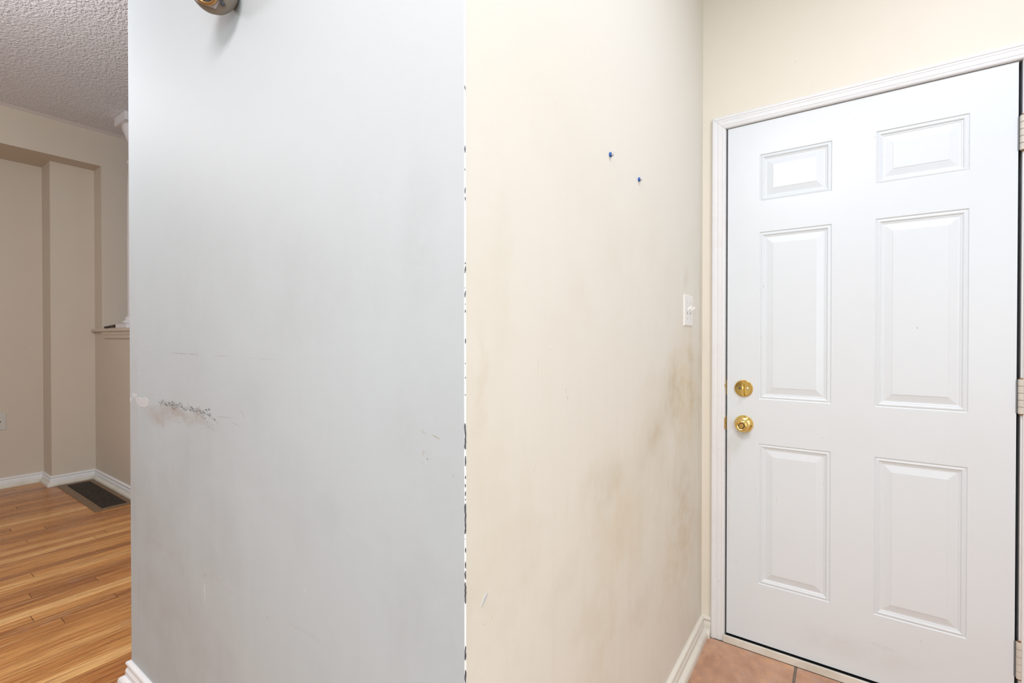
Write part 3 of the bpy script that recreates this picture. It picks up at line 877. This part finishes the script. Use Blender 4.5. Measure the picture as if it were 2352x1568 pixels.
bm = bmesh.new()
rings = []
for hw_, hh_, d in ((.0590, .0575, 0), (.0590, .0575, .0012), (.0570, .0555, .0040), (.0550, .0535, .0050)):
    rings.append([bm.verts.new((sx_ + d, sy_ + a_ * hw_, sz_ + b_ * hh_)) for a_, b_ in ((-1, -1), (1, -1), (1, 1), (-1, 1))])
for A, B_ in zip(rings, rings[1:]):
    for i_ in range(4): bm.faces.new((A[i_], A[(i_ + 1) % 4], B_[(i_ + 1) % 4], B_[i_]))
bm.faces.new(rings[0][::-1]); bm.faces.new(rings[-1])
swobj('plate', bm, M['plastic'])
for gy in (-.0230, .0230):
    y_ = sy_ + gy
    bm = bmesh.new(); box(bm, sx_ + .0046, sx_ + .0054, y_ - .0052, y_ + .0052, sz_ - .0120, sz_ + .0120); swobj('toggle_slot', bm, M['dark'])
    bm = bmesh.new(); box(bm, sx_ + .0048, sx_ + .0060, y_ - .0046, y_ + .0046, sz_ - .0095, sz_ + .0115, bevel=.0004); 
    # lever pointing up and out
    pr = [(sx_ + .003, sz_ - .0045), (sx_ + .0215, sz_ + .0075), (sx_ + .0225, sz_ + .0125), (sx_ + .0195, sz_ + .0155), (sx_ + .003, sz_ + .0085)]
    A = [bm.verts.new((a_, y_ - .0042 + (.0008 if i_ in (1, 2, 3) else 0), b_)) for i_, (a_, b_) in enumerate(pr)]
    B_ = [bm.verts.new((a_, y_ + .0042 - (.0008 if i_ in (1, 2, 3) else 0), b_)) for i_, (a_, b_) in enumerate(pr)]
    bm.faces.new(A); bm.faces.new(B_[::-1])
    for i_ in range(5):
        j_ = (i_ + 1) % 5; bm.faces.new((A[i_], B_[i_], B_[j_], A[j_]))
    swobj('toggle', bm, M['plastic'])
    for gz in (-.0300, .0300):
        bm = bmesh.new(); lathe(bm, [(.0036, .0046), (.0036, .0056), (.0024, .0061)], (sx_, y_, sz_ + gz), (1, 0, 0), 18)
        swobj('screw', bm, M['ivory'])

# ---------------------------------------------------------------- two blue anchors with screws
for y_, z_, r_, lab in ((-.9500, 1.6510, .0052, 'blue anchor with silver screw, upper left of the pair on the cream wall'),
                        (-.7480, 1.6450, .0052, 'blue anchor with silver screw, lower right of the pair, nearer the light switch')):
    root = tag(empty('wall_anchor', (XB, y_, z_)), lab, 'wall anchor', 'blue anchors in the cream wall')
    bm = bmesh.new(); lathe(bm, [(.0052, -.004), (.0058, .0005), (.0060, .0040), (.0050, .0055)], (XB, y_, z_), (1, 0, 0), 24)
    child(link('anchor_collar', bm, M['blue'], smooth=True, autosmooth=.6), root)
    bm = bmesh.new(); lathe(bm, [(.0020, .004), (.0022, .0060), (.0056, .0070), (.0058, .0082), (.0040, .0102), (.0010, .0108)], (XB, y_, z_), (1, 0, 0), 24)
    child(link('screw_head', bm, M['steel'], smooth=True, autosmooth=.6), root)

# ---------------------------------------------------------------- round fixture at the top of the grey wall
fx = tag(empty('wall_light', (-.775, YG, 2.02)), 'round taupe fixture with bronze ring and pale blue centre high on the grey wall', 'wall light')


def fobj(name, bm, mat, par=None, **k):
    o = link(name, bm, mat, None, **k)
    return child(o, par or fx)


C0 = Vector((-.818, YG - .053, 2.0075)); ax = Vector((.256, -.567, -.448)).normalized()
bm = bmesh.new()
lathe(bm, [(.012, -.058), (.030, -.050), (.044, -.034), (.0515, -.016), (.0545, .0), (.0530, .012), (.0490, .018), (.044, .020)], C0, ax, 56)
body = fobj('housing', bm, M['taupe'], smooth=True, autosmooth=.9)
bm = bmesh.new(); lathe(bm, [(.0430, .0185), (.0425, .0240), (.0380, .0270), (.0330, .0280)], C0, ax, 6)
fobj('collar', bm, M['palegrey'])
bm = bmesh.new(); pr = []
for i_ in range(13):
    a_ = pi * i_ / 12; pr.append((.0310 + .0048 * cos(a_), .028 + .0060 * sin(a_)))
lathe(bm, pr, C0, ax, 56)
fobj('ring', bm, M['bronze'], smooth=True, autosmooth=1.0)
bm = bmesh.new(); lathe(bm, [(.0275, .0270), (.0272, .0305), (.0255, .0308)], C0, ax, 48); fobj('inner_rim', bm, M['navy'])
bm = bmesh.new(); lathe(bm, [(.0258, .0290), (.0254, .0320), (.0180, .0345), (.0060, .0355)], C0, ax, 48); fobj('lens', bm, M['bluelens'], smooth=True)
# small metal clip on the housing, right of the ring
nv = Vector((.45, -.10, -.88)).normalized(); u_ = Vector((.6, -.75, .2)).normalized(); v_ = nv.cross(u_).normalized(); u_ = v_.cross(nv)
bm = bmesh.new(); box(bm, -.011, .011, -.0022, .0022, -.004, .0035, bevel=.0008); box(bm, -.013, -.006, -.0045, .0045, -.004, .0018, bevel=.0008)
bmesh.ops.transform(bm, matrix=Matrix.Translation((-.7868, -1.5470, 1.9668)) @ Matrix((u_, v_, nv)).transposed().to_4x4(), verts=bm.verts)
fobj('clip', bm, M['chipdark'])
bm = bmesh.new()   # wall canopy and arm
lathe(bm, [(.046, 0), (.046, .006), (.040, .012), (.010, .014)], (-.775, YG, 2.09), (0, -1, 0), 40)
fobj('canopy', bm, M['taupe'], smooth=True, autosmooth=.7)
bm = bmesh.new(); dd = (C0 - ax * .05) - Vector((-.775, YG - .01, 2.09))
lathe(bm, [(.008, 0), (.008, dd.length)], (-.775, YG - .01, 2.09), dd, 16); fobj('arm', bm, M['taupe'], smooth=True, autosmooth=.7)

# ---------------------------------------------------------------- pony wall ledge, apron, column
bm = bmesh.new(); box(bm, XN + .0005, XE - .9, YP - .0250, YPB + .025, 1.247, 1.2700, bevel=.004, seg=2)
cap = struct(link('trim_3', bm, M['living']), 'painted ledge capping the pony wall')
bm = bmesh.new()
pr = [(0, 1.2465), (.0160, 1.2465), (.0160, 1.228), (.0110, 1.215), (.0105, 1.200), (.0070, 1.1925), (0, 1.1920)]
A = [bm.verts.new((-4.415 + (1.2465 - z_) * 1.0, YP - d, z_)) for d, z_ in pr]; B_ = [bm.verts.new((XE - .92, YP - d, z_)) for d, z_ in pr]
bm.faces.new(A); bm.faces.new(B_[::-1])
for i_ in range(len(pr)):
    j_ = (i_ + 1) % len(pr); bm.faces.new((A[i_], B_[i_], B_[j_], A[j_]))
link('apron', bm, M['living'], cap)

colm = tag(empty('column', (-3.930, -.7545, 1.27)), 'white round decorative column standing on the pony wall ledge behind the grey wall', 'column')
ccx, ccy = -3.930, -.7545


def cobj(name, bm, **k): return child(link(name, bm, M['column'], **k), colm)


bm = bmesh.new(); box(bm, ccx - .115, ccx + .115, ccy - .115, ccy + .115, 1.2702, 1.2990, bevel=.0015); cobj('plinth', bm)
bm = bmesh.new(); lathe(bm, [(.092, 1.299), (.100, 1.304), (.103, 1.312), (.100, 1.320), (.090, 1.326), (.086, 1.334), (.088, 1.342), (.084, 1.350), (.076, 1.358)], (ccx, ccy, 0), n=56)
cobj('base', bm, smooth=True, autosmooth=1.0)
bm = bmesh.new(); lathe(bm, [(.0730, 1.357), (.0730, 1.9), (.0700, 2.3), (.0640, 2.47), (.0640, 2.478), (.0700, 2.484), (.0735, 2.492), (.0700, 2.500), (.0645, 2.506), (.0650, 2.64)], (ccx, ccy, 0), n=56)
cobj('shaft', bm, smooth=True, autosmooth=1.0)
bm = bmesh.new(); lathe(bm, [(.0655, 2.638), (.0720, 2.660), (.0780, 2.668), (.0780, 2.676), (.0880, 2.700), (.0985, 2.730), (.1000, 2.748), (.0960, 2.760)], (ccx, ccy, 0), n=56)
cobj('echinus', bm, smooth=True, autosmooth=.8)
bm = bmesh.new(); box(bm, ccx - .115, ccx + .113, ccy - .115, ccy + .115, 2.7600, ZC - .001, bevel=.002)
cobj('abacus', bm)

# black tool lying on the ledge
tl = tag(empty('handheld_tool', (-4.20, -.853, 1.27)), 'small black handheld tool lying on the pony wall ledge beside the column', 'tool')
bm = bmesh.new()
ds = [(-4.345, 1.2785, .0065), (-4.337, 1.2795, .0090), (-4.24, 1.2825, .0100), (-4.14, 1.2860, .0110), (-4.070, 1.2890, .0118), (-4.066, 1.2892, .0105)]
rings = []
for x_, z_, r_ in ds:
    rings.append([bm.verts.new((x_, -.853 + r_ * 1.2 * cos(a_), max(1.2702, z_ + r_ * sin(a_)))) for a_ in [2 * pi * q_ / 14 for q_ in range(14)]])
for A, B_ in zip(rings, rings[1:]):
    for i_ in range(14): bm.faces.new((A[i_], A[(i_ + 1) % 14], B_[(i_ + 1) % 14], B_[i_]))
bm.faces.new(rings[0]); bm.faces.new(rings[-1][::-1])
child(link('tool_body', bm, M['black'], smooth=True, autosmooth=.8), tl)
bm = bmesh.new(); box(bm, -4.170, -4.076, -.864, -.844, 1.2702, 1.2790, bevel=.003, seg=2)
child(link('grip', bm, M['wood_small']), tl)
bm = bmesh.new(); box(bm, -4.150, -4.115, -.8665, -.8635, 1.2735, 1.2775, bevel=.001)
child(link('clip', bm, M['brass_satin']), tl)

# ---------------------------------------------------------------- floor return vent
vx0, vx1, vy0, vy1 = -4.585, -3.637, -1.0900, -.8765
vz = ZH
vent = tag(empty('floor_vent', ((vx0 + vx1) / 2, (vy0 + vy1) / 2, vz)), 'brown metal grid air vent set in the wood floor beside the pony wall', 'floor vent')
FR = .045; FE = .036
fx0 = vx0 + .045; fx1 = vx1 - .040; fy0 = vy0 + FR; fy1 = vy1 - .030


def ringframe(bm, x0, x1, y0, y1, a0, a1, b0, b1, zt, zo):
    o_ = [(x0, y0), (x1, y0), (x1, y1), (x0, y1)]; i__ = [(a0, b0), (a1, b0), (a1, b1), (a0, b1)]
    sh = .003
    O0 = [bm.verts.new((x_, y_, zo)) for x_, y_ in o_]
    O1 = [bm.verts.new((x_ + (sh if x_ == x0 else -sh), y_ + (sh if y_ == y0 else -sh), zt)) for x_, y_ in o_]
    I1 = [bm.verts.new((x_, y_, zt)) for x_, y_ in i__]; I0 = [bm.verts.new((x_, y_, zo)) for x_, y_ in i__]
    for A, B_ in ((O0, O1), (O1, I1), (I1, I0), (I0, O0)):
        for q_ in range(4): bm.faces.new((A[q_], A[(q_ + 1) % 4], B_[(q_ + 1) % 4], B_[q_]))


bm = bmesh.new(); ringframe(bm, vx0, vx1, vy0, vy1, fx0, fx1, fy0, fy1, vz + .0075, vz + .0003)
child(link('frame', bm, M['ventframe']), vent)
bm = bmesh.new(); box(bm, fx0 - .002, fx1 + .002, fy0 - .002, fy1 + .002, vz + .0003, vz + .0008)
child(link('duct_shade', bm, M['dark']), vent)  # near-black sheet under the grid, painted shade of the duct
bm = bmesh.new()
ny, nx = 10, 24
for q_ in range(1, ny):
    y_ = fy0 + (fy1 - fy0) * q_ / ny; box(bm, fx0, fx1, y_ - .0016, y_ + .0016, vz + .0010, vz + .0062)
for q_ in range(1, nx):
    x_ = fx0 + (fx1 - fx0) * q_ / nx; box(bm, x_ - .0048, x_ + .0048, fy0, fy1, vz + .0010, vz + .0052)
gr_ = child(link('grid', bm, M['ventgrid']), vent); gr_['kind'] = 'stuff'

# ---------------------------------------------------------------- wall jack plate in the living room
ot = tag(empty('wall_plate', (XD, -1.3520, .559)), 'pale cable jack plate low on the beige wall at the left picture edge', 'wall outlet')
bm = bmesh.new(); box(bm, XD, XD + .005, -1.3520 - .0355, -1.3520 + .0355, .559 - .064, .559 + .066, bevel=.0018, seg=2)
child(link('plate', bm, M['ivory']), ot)
bm = bmesh.new(); lathe(bm, [(.0075, .004), (.0075, .0075), (.005, .010)], (XD, -1.3520, .559), (1, 0, 0), 20)
child(link('jack', bm, M['chipdark']), ot)
for q_ in (-.042, .042):
    bm = bmesh.new(); lathe(bm, [(.003, .0045), (.003, .0056), (.002, .006)], (XD, -1.3520, .559 + q_), (1, 0, 0), 14)
    child(link('screw', bm, M['ivory']), ot)

# ---------------------------------------------------------------- added ceiling lamp bodies, out of view, to go with the fill lights
lamp = tag(empty('added_ceiling_lamp', (.10, -2.60, ZC)), 'added round ceiling lamp of the entry hall, unseen above the camera', 'ceiling lamp')
bm = bmesh.new(); lathe(bm, [(.17, 0), (.17, -.02), (.155, -.035)], (.10, -2.60, ZC), (0, 0, 1), 40)
child(link('added_lamp_base', bm, M['white'], smooth=True, autosmooth=.6), lamp)

lamp = tag(empty('added_ceiling_lamp', (.85, -1.0, ZC)), 'added round ceiling lamp, unseen, in front of the entrance door', 'ceiling lamp')
bm = bmesh.new(); lathe(bm, [(.17, 0), (.17, -.02), (.155, -.035)], (.85, -1.0, ZC), (0, 0, 1), 40)
child(link('added_lamp_base', bm, M['white'], smooth=True, autosmooth=.6), lamp)
